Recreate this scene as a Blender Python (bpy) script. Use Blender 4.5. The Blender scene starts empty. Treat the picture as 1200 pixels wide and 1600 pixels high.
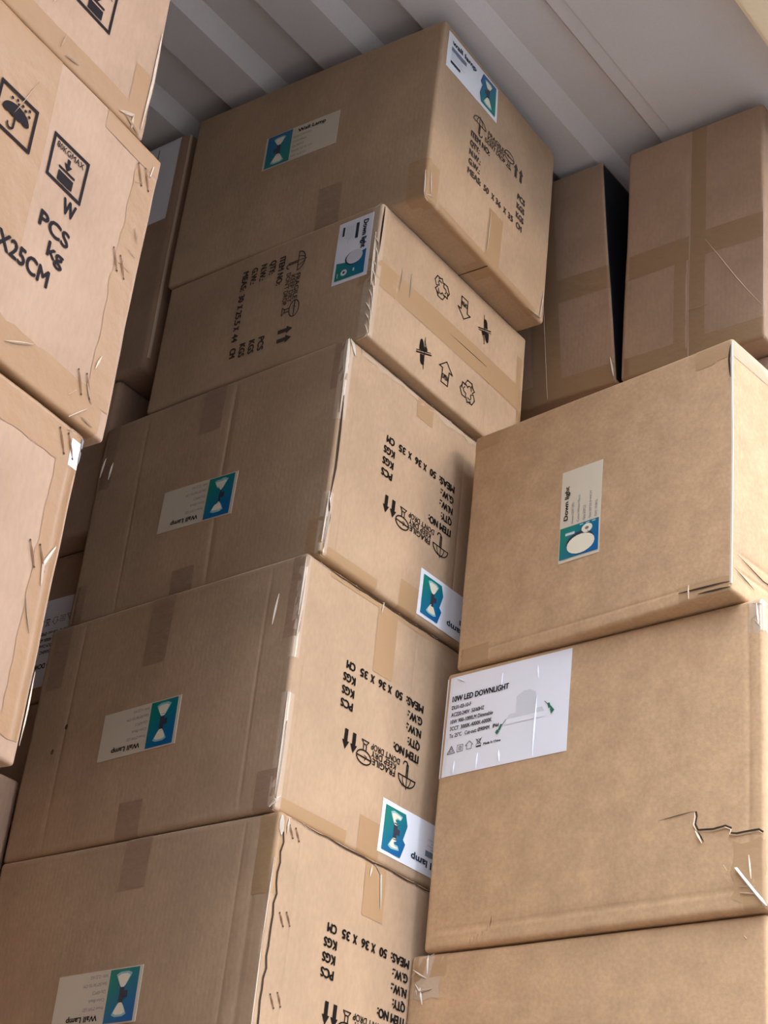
import bpy, bmesh, math, random
from mathutils import Vector, Matrix, noise
from mathutils.geometry import tessellate_polygon

S = bpy.context.scene
COL = S.collection
R = math.radians
ZC = 1.5          # eye height above the yard; the container floor sits 1.2 m up on its chassis

# ------------------------------------------------------------------ camera, sky, sun, exposure
cd = bpy.data.cameras.new('camera'); cam = bpy.data.objects.new('camera', cd); COL.objects.link(cam)
rt = Vector((.79994744, .59196272, .09830679)); up = Vector((.23088241, -.45484238, .86012308)); fw = Vector((-.5538749, .66535595, .50052378))
cam.matrix_world = Matrix(((rt.x, up.x, -fw.x, 0), (rt.y, up.y, -fw.y, 0), (rt.z, up.z, -fw.z, ZC), (0, 0, 0, 1)))
cd.sensor_fit = 'VERTICAL'; cd.sensor_height = 36; cd.sensor_width = 27
cd.lens = 36 * 2813.098 / 1600
cd.clip_start = .02; cd.clip_end = 200
S.camera = cam

w = bpy.data.worlds.new('world'); S.world = w; w.use_nodes = True
bg = w.node_tree.nodes['Background']
bg.inputs[0].default_value = (.80, .86, 1.0, 1); bg.inputs[1].default_value = 10.7

sd = bpy.data.lights.new('sun', 'SUN'); sd.energy = .7; sd.angle = R(8); sd.color = (1, .78, .52)
sun = bpy.data.objects.new('sun', sd); COL.objects.link(sun)
SUN_DIR = Vector((1, .055, math.tan(R(13)))).normalized()      # towards the sun, in through the open end
sun.rotation_euler = SUN_DIR.to_track_quat('Z', 'Y').to_euler()
sun.location = (8, 0, 6)

vs = S.view_settings
vs.view_transform = 'Standard'; vs.look = 'None'; vs.gamma = 1; vs.use_curve_mapping = False
vs.exposure = 0.0

# ------------------------------------------------------------------ materials
def new_mat(name, col, rough=.6, spec=.5, metal=0.):
    m = bpy.data.materials.new(name); m.use_nodes = True
    b = m.node_tree.nodes['Principled BSDF']
    b.inputs['Base Color'].default_value = (*col, 1); b.inputs['Roughness'].default_value = rough
    b.inputs['Specular IOR Level'].default_value = spec; b.inputs['Metallic'].default_value = metal
    return m

def mottled(name, col, var=.10, scale=9., fibre=.05, rough=.8, flute=.0, bump=.15, grain=.45):
    """paper board: soft blotches, fine fibre flecks and the faint ribs of the fluting"""
    m = new_mat(name, col, rough, .25)
    nt = m.node_tree; N = nt.nodes; L = nt.links; b = N['Principled BSDF']
    tc = N.new('ShaderNodeTexCoord')
    n1 = N.new('ShaderNodeTexNoise'); n1.inputs['Scale'].default_value = scale; n1.inputs['Detail'].default_value = 5
    L.new(tc.outputs['Object'], n1.inputs['Vector'])
    n2 = N.new('ShaderNodeTexNoise'); n2.inputs['Scale'].default_value = 190; n2.inputs['Detail'].default_value = 3
    mp = N.new('ShaderNodeMapping'); mp.inputs['Scale'].default_value = (1, 1, grain)
    L.new(tc.outputs['Object'], mp.inputs['Vector']); L.new(mp.outputs[0], n2.inputs['Vector'])
    def ramp(src, lo, hi):
        r = N.new('ShaderNodeMapRange'); r.inputs[1].default_value = .3; r.inputs[2].default_value = .7
        r.inputs[3].default_value = lo; r.inputs[4].default_value = hi; L.new(src, r.inputs[0]); return r.outputs[0]
    a = ramp(n1.outputs[0], 1 - var, 1 + var); c = ramp(n2.outputs[0], 1 - fibre, 1 + fibre)
    mu = N.new('ShaderNodeMath'); mu.operation = 'MULTIPLY'; L.new(a, mu.inputs[0]); L.new(c, mu.inputs[1])
    mx = N.new('ShaderNodeVectorMath'); mx.operation = 'SCALE'; mx.inputs[0].default_value = col
    L.new(mu.outputs[0], mx.inputs['Scale']); L.new(mx.outputs[0], b.inputs['Base Color'])
    bp = N.new('ShaderNodeBump'); bp.inputs['Strength'].default_value = bump; bp.inputs['Distance'].default_value = .002
    h = n2.outputs[0]
    if flute:
        sx = N.new('ShaderNodeSeparateXYZ'); L.new(tc.outputs['Object'], sx.inputs[0])
        ad = N.new('ShaderNodeMath'); ad.operation = 'ADD'; L.new(sx.outputs[0], ad.inputs[0]); L.new(sx.outputs[1], ad.inputs[1])
        ml = N.new('ShaderNodeMath'); ml.operation = 'MULTIPLY'; ml.inputs[1].default_value = 2 * math.pi / .0075; L.new(ad.outputs[0], ml.inputs[0])
        si = N.new('ShaderNodeMath'); si.operation = 'SINE'; L.new(ml.outputs[0], si.inputs[0])
        fm = N.new('ShaderNodeMath'); fm.operation = 'MULTIPLY_ADD'; fm.inputs[1].default_value = flute; L.new(si.outputs[0], fm.inputs[0]); L.new(h, fm.inputs[2])
        h = fm.outputs[0]
    L.new(h, bp.inputs['Height']); L.new(bp.outputs[0], b.inputs['Normal'])
    return m

def film(name, col, rough=.3, coat=.2):
    """packing tape stuck down on board: tan, slightly glossy and wrinkled"""
    m = new_mat(name, col, rough, .5); nt = m.node_tree; N = nt.nodes; L = nt.links; b = N['Principled BSDF']
    b.inputs['Coat Weight'].default_value = coat; b.inputs['Specular IOR Level'].default_value = .2 + .3 * coat; b.inputs['Coat Roughness'].default_value = .12
    tc = N.new('ShaderNodeTexCoord'); n = N.new('ShaderNodeTexNoise'); n.inputs['Scale'].default_value = 38; n.inputs['Detail'].default_value = 4
    L.new(tc.outputs['Object'], n.inputs['Vector'])
    bp = N.new('ShaderNodeBump'); bp.inputs['Strength'].default_value = .35; bp.inputs['Distance'].default_value = .004
    L.new(n.outputs[0], bp.inputs['Height']); L.new(bp.outputs[0], b.inputs['Normal']); L.new(bp.outputs[0], b.inputs['Coat Normal'])
    return m

def gradient_mat(name, c0, c1):
    """printed picture ground, green running into blue (from a per-vertex 0..1 attribute laid along the print)"""
    m = new_mat(name, c0, .4); nt = m.node_tree; N = nt.nodes; L = nt.links
    at = N.new('ShaderNodeAttribute'); at.attribute_name = 'along'
    rp = N.new('ShaderNodeValToRGB'); rp.color_ramp.elements[0].color = (*c0, 1); rp.color_ramp.elements[1].color = (*c1, 1)
    rp.color_ramp.elements[0].position = .2; rp.color_ramp.elements[1].position = .8
    L.new(at.outputs['Fac'], rp.inputs[0]); L.new(rp.outputs[0], N['Principled BSDF'].inputs['Base Color'])
    return m

M = {
    'board': mottled('cardboard_tan', (.44, .302, .187), flute=.10),
    'board_golden': mottled('cardboard_golden', (.50, .325, .18), var=.10, scale=22, fibre=.075, flute=.05, grain=.8),
    'board_pink': mottled('cardboard_pale_pink', (.325, .21, .135), flute=.12),
    'board_grey': mottled('cardboard_brown', (.40, .27, .18), flute=.10),
    'tape': film('tan_tape', (.395, .25, .132), .4, .12),
    'tape_gold': film('tan_tape_on_golden_board', (.43, .275, .145), .4, .12),
    'tape_pink': film('tan_tape_on_pale_board', (.28, .16, .078), .4, .08),
    'tape_brown': film('tan_tape_on_brown_board', (.33, .215, .12), .4, .1),
    'tape_dark': film('brown_tape', (.34, .22, .14), .4, .12),
    'tape_clear': film('clear_tape', (.52, .39, .27), .2, .6),
    'wrinkle_glint': film('wrinkle_highlight_white', (.58, .49, .38), .3, .5),  # whitened tape wrinkles, also edge highlights painted on as pale ridges
    'wrinkle_pink': film('tape_wrinkle_tan', (.42, .31, .21), .35, .35),
    'paper': new_mat('label_paper_white', (.80, .82, .86), .42),
    'cream': new_mat('label_paper_cream', (.66, .58, .44), .5),
    'ink': new_mat('print_black', (.016, .013, .011), .9, .03),
    'ink_soft': new_mat('print_faded', (.075, .055, .045), .9, .04),
    'ink_grey': new_mat('print_grey', (.22, .21, .20), .6, .2),
    'ink_bluegrey': new_mat('print_blue_grey', (.16, .20, .28), .5),
    'ink_navy': new_mat('print_navy', (.03, .045, .07), .7, .1),
    'ink_box': new_mat('print_dark_violet', (.020, .016, .017), .9, .03),
    'glow': new_mat('print_warm_white', (.82, .76, .58), .45),
    'glow_soft': new_mat('print_pale_glow', (.30, .52, .55), .45),
    'lampblack': new_mat('print_lamp_dark', (.03, .035, .06), .45),
    'green': new_mat('print_green', (.02, .16, .09), .45),
    'lightgrey': new_mat('print_light_grey', (.64, .66, .69), .45),
    'pic': gradient_mat('print_green_to_blue', (.0, .20, .16), (.0, .12, .32)),
    'slit': new_mat('board_gap_dark', (.05, .035, .025), .9, .1),
    'torn_and_lit': new_mat('torn_and_lit_board_pale', (.70, .56, .40), .9, .1),
    'staple': new_mat('staple_copper', (.30, .15, .08), .45, .5, .5),
    'strap': new_mat('strap_white', (.80, .80, .78), .3),
    'gap_shade': new_mat('gap_shade_black', (.010, .012, .020), .5, .3),
    'crease': new_mat('board_crease', (.50, .37, .26), .9, .1),
    'stain': new_mat('stain_brown', (.12, .075, .05), .8, .1),
}
def painted(name, col, rough, var):
    m = mottled(name, col, var=var, scale=3.5, fibre=.02, rough=rough, bump=.04); return m
M['steel'] = painted('painted_steel_grey', (.72, .69, .66), .45, .06)
M['header'] = painted('painted_steel_cream', (.93, .78, .52), .45, .04)
M['post'] = painted('painted_steel_post', (.40, .39, .37), .45, .05)
M['render'] = mottled('sky_blocker_render', (.16, .15, .15), var=.15, scale=.6, rough=.9)
M['wood'] = mottled('plywood_floor', (.36, .26, .17), var=.2, scale=5, rough=.6)
M['yard'] = mottled('yard_asphalt', (.085, .085, .085), var=.12, scale=2, rough=.9)

# ------------------------------------------------------------------ object helpers
def obj(name, bm, m, parent=None):
    me = bpy.data.meshes.new(name); bm.to_mesh(me); bm.free()
    o = bpy.data.objects.new(name, me); COL.objects.link(o); me.materials.append(m)
    if parent: o.parent = parent
    return o
def smooth(o):
    for p in o.data.polygons: p.use_smooth = True
    return o
def struct(name, bm, m, parent=None):
    o = obj(name, bm, m, parent)
    if not parent: o['kind'] = 'structure'
    return o
def box_bm(bm, lo, hi, bevel=0):
    r = bmesh.ops.create_cube(bm, size=1)
    for v in r['verts']:
        v.co = Vector([(lo[i] + hi[i]) / 2 + v.co[i] * (hi[i] - lo[i]) for i in range(3)])
    if bevel:
        bmesh.ops.bevel(bm, geom=list({e for v in r['verts'] for e in v.link_edges}), offset=bevel, segments=2, affect='EDGES')
    return bm

# ------------------------------------------------------------------ the setting: shipping container on its chassis, open at +x
X0, XD, Y0, Y1, ZF, ZR = -6.8, -.76, .10, 2.475, ZC - .30, ZC + 2.16

def sheet(profile, axis, a0, a1, thick):
    """corrugated sheet: profile points (s, depth) extruded along another axis, closed with a thickness"""
    bm = bmesh.new(); rows = []
    for s, d in profile:
        q = []
        for a in (a0, a1):
            for dd in (d, d + thick):
                q.append(bm.verts.new(axis(s, a, dd)))
        rows.append(q)
    for p, n in zip(rows, rows[1:]):
        bm.faces.new((p[0], p[2], n[2], n[0])); bm.faces.new((p[1], n[1], n[3], p[3]))
        bm.faces.new((p[0], n[0], n[1], p[1])); bm.faces.new((p[2], p[3], n[3], n[2]))
    for q in (rows[0], rows[-1]): bm.faces.new((q[0], q[1], q[3], q[2]))
    bmesh.ops.recalc_face_normals(bm, faces=bm.faces[:])
    return bm
prof = [(XD + .0, .0), (-1.168, 0), (-1.17, .0035), (-1.195, .0035), (-1.207, .021)]
x = -1.2
while x > X0 + .3:
    prof += [(x - .088, .021), (x - .118, 0), (x - .197, 0), (x - .207, .021)]
    x -= .2
prof.append((X0, .021))
struct('ceiling', sheet(prof, lambda s, a, d: (s, a, ZR + d), Y0 - .04, Y1 + .04, .004), M['steel'])
wp = [(XD, 0)]; x = XD - .12
while x > X0 + .3:
    wp += [(x, 0), (x - .068, .036), (x - .14, .036), (x - .208, 0)]; x -= .278
wp.append((X0, 0))
struct('wall_right', sheet(wp, lambda s, a, d: (s, Y1 + d, a), ZF - .02, ZR + .03, .003), M['steel'])
struct('wall_left', sheet(wp, lambda s, a, d: (s, Y0 - d, a), ZF - .02, ZR + .03, .003), M['steel'])
struct('wall_back', box_bm(bmesh.new(), (X0 - .04, Y0 - .05, ZF - .05), (X0, Y1 + .05, ZR + .05)), M['steel'])
bm = bmesh.new(); fl = struct('floor', box_bm(bm, (X0, Y0 - .04, ZF - .16), (XD + .05, Y1 + .04, ZF - .032)), M['steel'])
y = Y0 + .004
k = 0
pb = None
while y < Y1 - .05:                                  # plywood floor boards
    b = bmesh.new(); box_bm(b, (X0 + .01, y, ZF - .03), (XD + .03, min(y + .29, Y1 - .004), ZF), .002)
    obj('floor_board', b, M['wood'], fl); y += .297
# door frame of the open end
hb = bmesh.new(); box_bm(hb, (-.906, Y0 - .06, ZC + 2.075), (XD + .075, Y1 + .06, ZR + .06), .008); struct('trim_1', hb, M['header'])
for n, (a, b_) in enumerate(((Y0 - .11, Y0 - .003), (Y1 + .003, Y1 + .11))):
    pbm = bmesh.new(); box_bm(pbm, (XD - .05, a, ZF - .16), (XD + .08, b_, ZR + .06), .01); struct('trim_%d' % (n + 2), pbm, M['post'])
gb = bmesh.new(); box_bm(gb, (-14, -14, -.1), (26, 16, 0)); struct('ground', gb, M['yard'])

# unseen sheds added to block low sky light, with a gap for the sun
for q0, q1 in (((-4, -16, 0), (8.5, -10, 6.4)), ((9, -16, 0), (15, -1.2, 13.5)), ((9, 4.0, 0), (15, 22, 18))):
    bm = bmesh.new(); box_bm(bm, q0, q1); struct('wall_sky_blocker', bm, M['render'])
# ------------------------------------------------------------------ cartons
def smoothstep(t):
    t = min(1, max(0, t)); return t * t * (3 - 2 * t)
class Carton:
    """A corrugated carton. Local origin at its right/front/bottom corner: x in [-L,0], y in [0,D], z in [0,H].
    Printed and taped things are laid on with (U,V): U<0 runs over the front (-y) face, U>0 over the side (+x) face."""
    def __init__(s, name, x1, y0, z0, z1, L, D, yaw, label, mat='board', tilt=0, r=.005, bulge=(.002, .002), amp=.0016,
                 freq=4., seed=1, creases=(), group=None, skew=0, scale=1, u0=0):
        s.L, s.D, s.H, s.r, s.amp, s.freq = L, D, z1 - z0, r, amp, freq
        s.bulge = {'front': bulge[0], 'side': bulge[1]}
        s.skew = skew; s.u0 = u0; s.seed = Vector((seed * 7.31, seed * 3.77, seed * 1.93)); s.creases = creases
        e = bpy.data.objects.new(name, None); COL.objects.link(e); s.o = e
        e.location = (x1 * scale, y0 * scale, z0 * scale + ZC); e.scale = (scale,) * 3; e.rotation_euler = (0, tilt, yaw); e.empty_display_size = .05
        e['label'] = label; e['category'] = 'box'
        if group: e['group'] = group
        s.body(M[mat])
    DIM = {'front': 'LH', 'side': 'DH', 'back': 'LH', 'left': 'DH', 'top': 'LD', 'bottom': 'LD'}
    def base(s, f, a, b):
        L, D, H = s.L, s.D, s.H
        if f == 'front': return Vector((a - L, 0, b)), Vector((0, -1, 0))
        if f == 'side': return Vector((0, a, b)), Vector((1, 0, 0))
        if f == 'back': return Vector((-a, D, b)), Vector((0, 1, 0))
        if f == 'left': return Vector((-L, D - a, b)), Vector((-1, 0, 0))
        if f == 'top': return Vector((a - L, b, H)), Vector((0, 0, 1))
        return Vector((a - L, D - b, 0)), Vector((0, 0, -1))
    def surf(s, f, a, b, lift=0):
        p, n = s.base(f, a, b); r = s.r
        q = Vector((min(-r, max(-s.L + r, p.x)), min(s.D - r, max(r, p.y)), min(s.H - r, max(r, p.z))))
        d = p - q
        if d.length > 1e-9: n = d.normalized()
        pos = q + n * r
        A, B = getattr(s, s.DIM[f][0]), getattr(s, s.DIM[f][1])
        u, v = min(1, max(0, a / A)), min(1, max(0, b / B))
        h = s.bulge.get(f, 0) * (1 - (2 * u - 1) ** 2) * (1 - (2 * v - 1) ** 2)
        for cf, ax, c, dep, wd in s.creases:
            if cf != f: continue
            t, o, O = (a, b, B) if ax == 'u' else (b, a, A)
            k = max(0, 1 - abs(t - c) / wd)
            if k > 0: h -= dep * k * min(1, max(0, min(o, O - o) / .03))
        nv = noise.noise_vector(pos * s.freq + s.seed) * s.amp + noise.noise_vector(pos * s.freq * 4 + s.seed) * s.amp * .13
        nv.z *= .4
        out = pos + nv + n * (h + lift); out.x += s.skew * out.z
        return out
    def wrap(s, U, V, lift=0):
        U += s.u0
        if V > s.H:
            return s.surf('top', s.L + U, V - s.H, lift) if U < 0 else s.surf('top', s.L - (V - s.H), U, lift)
        if V < 0:
            return s.surf('bottom', s.L + U, s.D + V, lift) if U < 0 else s.surf('bottom', s.L + V, s.D - U, lift)
        if U > s.D: return s.surf('back', U - s.D, V, lift)
        if U < -s.L: return s.surf('left', s.D + (U + s.L), V, lift)
        return s.surf('front', s.L + U, V, lift) if U < 0 else s.surf('side', U, V, lift)
    def steps(s, A, extra=()):
        r = s.r; t = [0, r * .3, r * .65, r, r * 1.7]
        n = max(4, int(A / .013)); lo, hi = r * 3, A - r * 3
        t += [lo + (hi - lo) * i / n for i in range(n + 1)]
        t += [A - x for x in (r * 1.7, r, r * .65, r * .3, 0)]
        for c, wd in extra: t += [c - wd, c - wd * .5, c, c + wd * .5, c + wd]
        t = sorted(x for x in t if 0 <= x <= A); out = [t[0]]
        for x in t[1:]:
            if x - out[-1] > 1e-5: out.append(x)
        return out
    def body(s, m):
        bm = bmesh.new(); key = {}
        ex = [[], [], []]
        for f in ('front', 'side', 'back', 'left', 'top', 'bottom'):
            A, B = getattr(s, s.DIM[f][0]), getattr(s, s.DIM[f][1])
            ua = s.steps(A, [(c[2], c[4]) for c in s.creases if c[0] == f and c[1] == 'u'])
            vb = s.steps(B, [(c[2], c[4]) for c in s.creases if c[0] == f and c[1] == 'v'])
            g = [[bm.verts.new(s.surf(f, a, b)) for b in vb] for a in ua]
            for i in range(len(ua) - 1):
                for j in range(len(vb) - 1):
                    bm.faces.new((g[i][j], g[i + 1][j], g[i + 1][j + 1], g[i][j + 1]))
        bmesh.ops.remove_doubles(bm, verts=bm.verts[:], dist=2e-5)
        bmesh.ops.recalc_face_normals(bm, faces=bm.faces[:])
        return smooth(obj('body', bm, m, s.o))
    # ---- laid-on things
    def tape(s, U0, U1, V0, V1, m='tape', lift=.0004, name='tape', label=None, rag=.0):
        bm = bmesh.new()
        def cuts(a, b):
            c = sorted({a, b, *[x for x in (-.006, -.004, -.002, 0, .002, .004, .006, s.H - .006, s.H - .003, s.H, s.H + .003) if a < x < b]})
            o = []
            for p, q in zip(c, c[1:]):
                n = max(1, int((q - p) / .011)); o += [p + (q - p) * i / n for i in range(n)]
            return o + [b]
        us, vv = cuts(U0, U1), cuts(V0, V1)
        rnd = random.Random(int((U0 + V1) * 9e4))
        g = []
        for i, u in enumerate(us):
            row = []
            for j, v in enumerate(vv):
                du = dv = 0
                if rag and (i in (0, len(us) - 1)): du = rnd.uniform(-rag, rag)
                if rag and (j in (0, len(vv) - 1)): dv = rnd.uniform(-rag, rag)
                row.append(bm.verts.new(s.wrap(u + du, v + dv, lift +   .0003 * abs(noise.noise(Vector((u * 60, v * 60, 3)))))))
            g.append(row)
        for i in range(len(us) - 1):
            for j in range(len(vv) - 1):
                bm.faces.new((g[i][j], g[i + 1][j], g[i + 1][j + 1], g[i][j + 1]))
        o = smooth(obj(name, bm, M[m], s.o))
        if label: o['label'] = label
        return o
    def sliver(s, pts, wd, m='wrinkle_glint', name='wrinkle_highlight', lift=.0022, taper=True, label=None):
        """a raised ridge along (U,V) points, tapering to both ends"""
        P = []
        for (a, b), (c, d) in zip(pts, pts[1:]):
            n = max(1, int(math.hypot(c - a, d - b) / .008)); P += [(a + (c - a) * i / n, b + (d - b) * i / n) for i in range(n)]
        P.append(pts[-1]); bm = bmesh.new(); rows = []
        for i, (u, v) in enumerate(P):
            p, q = P[max(0, i - 1)], P[min(len(P) - 1, i + 1)]
            tx, ty = q[0] - p[0], q[1] - p[1]; l = math.hypot(tx, ty) or 1; nx, ny = -ty / l, tx / l
            t = i / (len(P) - 1); k = (max(.12, math.sin(math.pi * min(1, max(0, t)))) ** .6) if taper else 1
            h = wd * k / 2
            rows.append([bm.verts.new(s.wrap(u + nx * h, v + ny * h, .0014)), bm.verts.new(s.wrap(u, v, .0014 + lift * k)), bm.verts.new(s.wrap(u - nx * h, v - ny * h, .0014))])
        for a, b in zip(rows, rows[1:]):
            for j in (0, 1): bm.faces.new((a[j], a[j + 1], b[j + 1], b[j]))
        bmesh.ops.recalc_face_normals(bm, faces=bm.faces[:])
        o = obj(name, bm, M[m], s.o)
        if label: o['label'] = label
        return o
    def staple(s, u, v, du=.004, dv=-.022):
        s.sliver([(u, v), (u + du, v + dv)], .0022, 'staple', 'staple', .0012)
        bm = bmesh.new()
        for t in (0, 1):
            cu, cv = u + du * t, v + dv * t
            c = [bm.verts.new(s.wrap(cu + .0014 * math.cos(a * math.pi / 3), cv + .0014 * math.sin(a * math.pi / 3), .0012)) for a in range(6)]
            bm.faces.new(c); obj('staple_hole', bm, M['slit'], s.o); bm = bmesh.new()
    def frame(s, U0, V0, ang=0, parent=None, lift=.0008):
        return Frame(s, U0, V0, R(ang), parent or s.o, lift)

# ------------------------------------------------------------------ flat print: 2D drawing laid on a carton face
TXT = {}
def text_mesh(txt):
    if txt not in TXT:
        cu = bpy.data.curves.new('txt', 'FONT'); cu.body = txt; cu.size = 1; cu.resolution_u = 3; cu.fill_mode = 'FRONT'
        o = bpy.data.objects.new('txt', cu); COL.objects.link(o)
        dg = bpy.context.evaluated_depsgraph_get(); me = bpy.data.meshes.new_from_object(o.evaluated_get(dg))
        vs_ = [v.co.xy.copy() for v in me.vertices]; fs = [tuple(p.vertices) for p in me.polygons]
        bpy.data.objects.remove(o); bpy.data.curves.remove(cu); bpy.data.meshes.remove(me)
        TXT[txt] = (vs_, fs)
    return TXT[txt]
class Draw:
    def __init__(s): s.v = []; s.f = []
    def poly(s, pts):
        n = len(s.v); s.v += pts
        s.f += [tuple(n + i for i in t) for t in tessellate_polygon([[Vector((*p, 0)) for p in pts]])]
        return s
    def rect(s, a0, b0, a1, b1): return s.poly([(a0, b0), (a1, b0), (a1, b1), (a0, b1)])
    def line(s, pts, wd, close=False):
        P = pts + [pts[0]] if close else pts
        for (a, b), (c, d) in zip(P, P[1:]):
            l = math.hypot(c - a, d - b) or 1; tx, ty = (c - a) / l * wd / 2, (d - b) / l * wd / 2
            s.poly([(a - tx + ty, b - ty - tx), (c + tx + ty, d + ty - tx), (c + tx - ty, d + ty + tx), (a - tx - ty, b - ty + tx)])
        return s
    def ell(s, ca, cb, ra, rb, a0=0, a1=360, n=20):
        return s.poly([(ca + ra * math.cos(R(a0 + (a1 - a0) * i / n)), cb + rb * math.sin(R(a0 + (a1 - a0) * i / n))) for i in range(n + (a1 - a0 < 360))])
    def arc(s, ca, cb, ra, rb, a0, a1, wd, n=14):
        return s.line([(ca + ra * math.cos(R(a0 + (a1 - a0) * i / n)), cb + rb * math.sin(R(a0 + (a1 - a0) * i / n))) for i in range(n + 1)], wd)
    def text(s, txt, a, b, h, width=None, bold=0):
        """cap height h, baseline (a,b), optional set width"""
        vs_, fs = text_mesh(txt); k = h / .69
        x0 = min(v.x for v in vs_); x1 = max(v.x for v in vs_); kx = width / (x1 - x0) if width else k * .82
        offs = [(0, 0)] if not bold else [(-bold, 0), (bold, 0), (0, bold * .7), (0, -bold * .7)]
        for oa, ob in offs:
            n = len(s.v); s.v += [(a + (v.x - x0) * kx + oa, b + v.y * k + ob) for v in vs_]
            s.f += [tuple(n + i for i in f) for f in fs]
        return s
class Frame:
    def __init__(s, c, U0, V0, ang, parent, lift):
        s.c, s.U, s.V, s.ca, s.sa, s.p, s.lift = c, U0, V0, math.cos(ang), math.sin(ang), parent, lift
    def uv(s, a, b): return s.U + a * s.ca - b * s.sa, s.V + a * s.sa + b * s.ca
    def put(s, name, d, m, lift=0, parent=None, along=None, label=None):
        me = bpy.data.meshes.new(name)
        me.from_pydata([s.c.wrap(*s.uv(a, b), s.lift + lift) for a, b in d.v], [], d.f)
        me.materials.append(M[m])
        if along:
            at = me.attributes.new('along', 'FLOAT', 'POINT')
            (ax, ay), (bx, by) = along; l2 = (bx - ax) ** 2 + (by - ay) ** 2
            for i, (a, b) in enumerate(d.v): at.data[i].value = ((a - ax) * (bx - ax) + (b - ay) * (by - ay)) / l2
        # print must face outwards
        if me.polygons:
            n = s.c.wrap(*s.uv(*d.v[0]), .05) - s.c.wrap(*s.uv(*d.v[0]), 0)
            if sum(p.normal.dot(n) * p.area for p in me.polygons) < 0: me.flip_normals()
        o = bpy.data.objects.new(name, me); COL.objects.link(o); o.parent = parent or s.p
        if label: o['label'] = label
        return o
    def sheet(s, w, h, m, label, rag=0):
        n, k = max(2, int(w / .012)), max(2, int(h / .012)); d = Draw()
        d.v = [(w * i / n, h * j / k) for i in range(n + 1) for j in range(k + 1)]
        d.f = [(i * (k + 1) + j, (i + 1) * (k + 1) + j, (i + 1) * (k + 1) + j + 1, i * (k + 1) + j + 1) for i in range(n) for j in range(k)]
        o = s.put('label', d, m, label=label); sol = o.modifiers.new('paper', 'SOLIDIFY'); sol.thickness = .0004; sol.offset = -1
        s.p = o; s.lift += .0004
        return o

def rounded_cone(a, b0, b1, w0, w1, n=8):
    """glow of a lamp: narrow end at b0, wide soft end at b1"""
    pts = []
    for i in range(n + 1):
        t = i / n; pts.append((a - (w0 + (w1 - w0) * t ** .8) / 2, b0 + (b1 - b0) * t))
    pts += [(a - w1 * .25, b1 + (b1 - b0) * .18), (a + w1 * .25, b1 + (b1 - b0) * .18)]
    for i in range(n, -1, -1):
        t = i / n; pts.append((a + (w0 + (w1 - w0) * t ** .8) / 2, b0 + (b1 - b0) * t))
    return pts

def lamp_picture(F, a0, a1, b0, b1, notch=False, blue_left=True):
    """printed picture: dark up-and-down wall lamp with two warm cones of light on green to blue"""
    d = Draw(); ca = (a0 + a1) / 2; w, h = a1 - a0, b1 - b0
    if notch:
        d.poly([(a0 + w * .16, b1), (a0, b0 + h * .66), (a0 + w * .12, b0 + h * .58), (a0 + .0, b0 + h * .3), (a0 - w * .02, b0 + h * .24), (a0 + w * .1, b0), (a1, b0), (a1, b1)])
    else: d.rect(a0, b0, a1, b1)
    g = ((a1, b0), (a0, b1)) if blue_left else ((a0, b0), (a1, b1))
    F.put('picture', d, 'pic', .0003, along=g)
    for e0, e1, wd in ((.64, .86, .50), (.35, .10, .54)):
        F.put('picture_halo', Draw().poly(rounded_cone(ca, b0 + h * e0, b0 + h * e1, w * .10, w * wd)), 'glow_soft', .00045)
        F.put('picture_glow', Draw().poly(rounded_cone(ca, b0 + h * e0, b0 + h * (e0 + (e1 - e0) * .85), w * .10, w * wd * .78)), 'glow', .0006)
    F.put('picture_lamp', Draw().rect(ca - w * .075, b0 + h * .3, ca + w * .075, b0 + h * .68).rect(ca - w * .2, b0 + h * .42, ca, b0 + h * .55), 'lampblack', .0006)

def disc_picture(F, a0, a1, b0, b1):
    """printed picture: round recessed lamp, small glowing ring and adaptor on green to blue"""
    w, h = a1 - a0, b1 - b0
    F.put('picture', Draw().rect(a0, b0, a1, b1), 'pic', .0003, along=((a1, b1), (a0, b0)))
    F.put('picture_lamp', Draw().ell(a0 + w * .41, b0 + h * .47, w * .34, h * .36), 'lampblack', .00045)
    F.put('picture_lamp', Draw().ell(a0 + w * .35, b0 + h * .45, w * .30, h * .36), 'glow', .0006)
    F.put('picture_glow', Draw().ell(a0 + w * .78, b0 + h * .30, w * .14, h * .14), 'glow', .00045)
    F.put('picture_lamp', Draw().ell(a0 + w * .78, b0 + h * .30, w * .05, h * .05), 'ink_grey', .0006)
    F.put('picture_glow', Draw().rect(a0 + w * .72, b0 + h * .62, a0 + w * .80, b0 + h * .86), 'lightgrey', .00045)
    for k in (.08, .24, .40): F.put('picture_mark', Draw().rect(a0 + w * .93, b0 + h * k, a0 + w * .97, b0 + h * (k + .09)), 'glow_soft', .00045)

def cream_label(c, U, V, ang, title, lines, kind):
    F = c.frame(U, V, ang); W, H = .151, .071
    F.sheet(W, H, 'cream', 'cream paper label with a %s picture' % ('wall lamp' if kind == 'lamp' else 'down light'))
    (lamp_picture if kind == 'lamp' else disc_picture)(F, .005, .056, .0018, H - .0018)
    F.put('printed_text', Draw().text(title, .068, .057, .0072, .056, .0003), 'ink', .0003)
    for i, t in enumerate(lines):
        F.put('printed_text', Draw().text(t, .060, .0465 - i * .0102, .0042, .0026 * len(t)), 'ink_grey', .0003)

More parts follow.
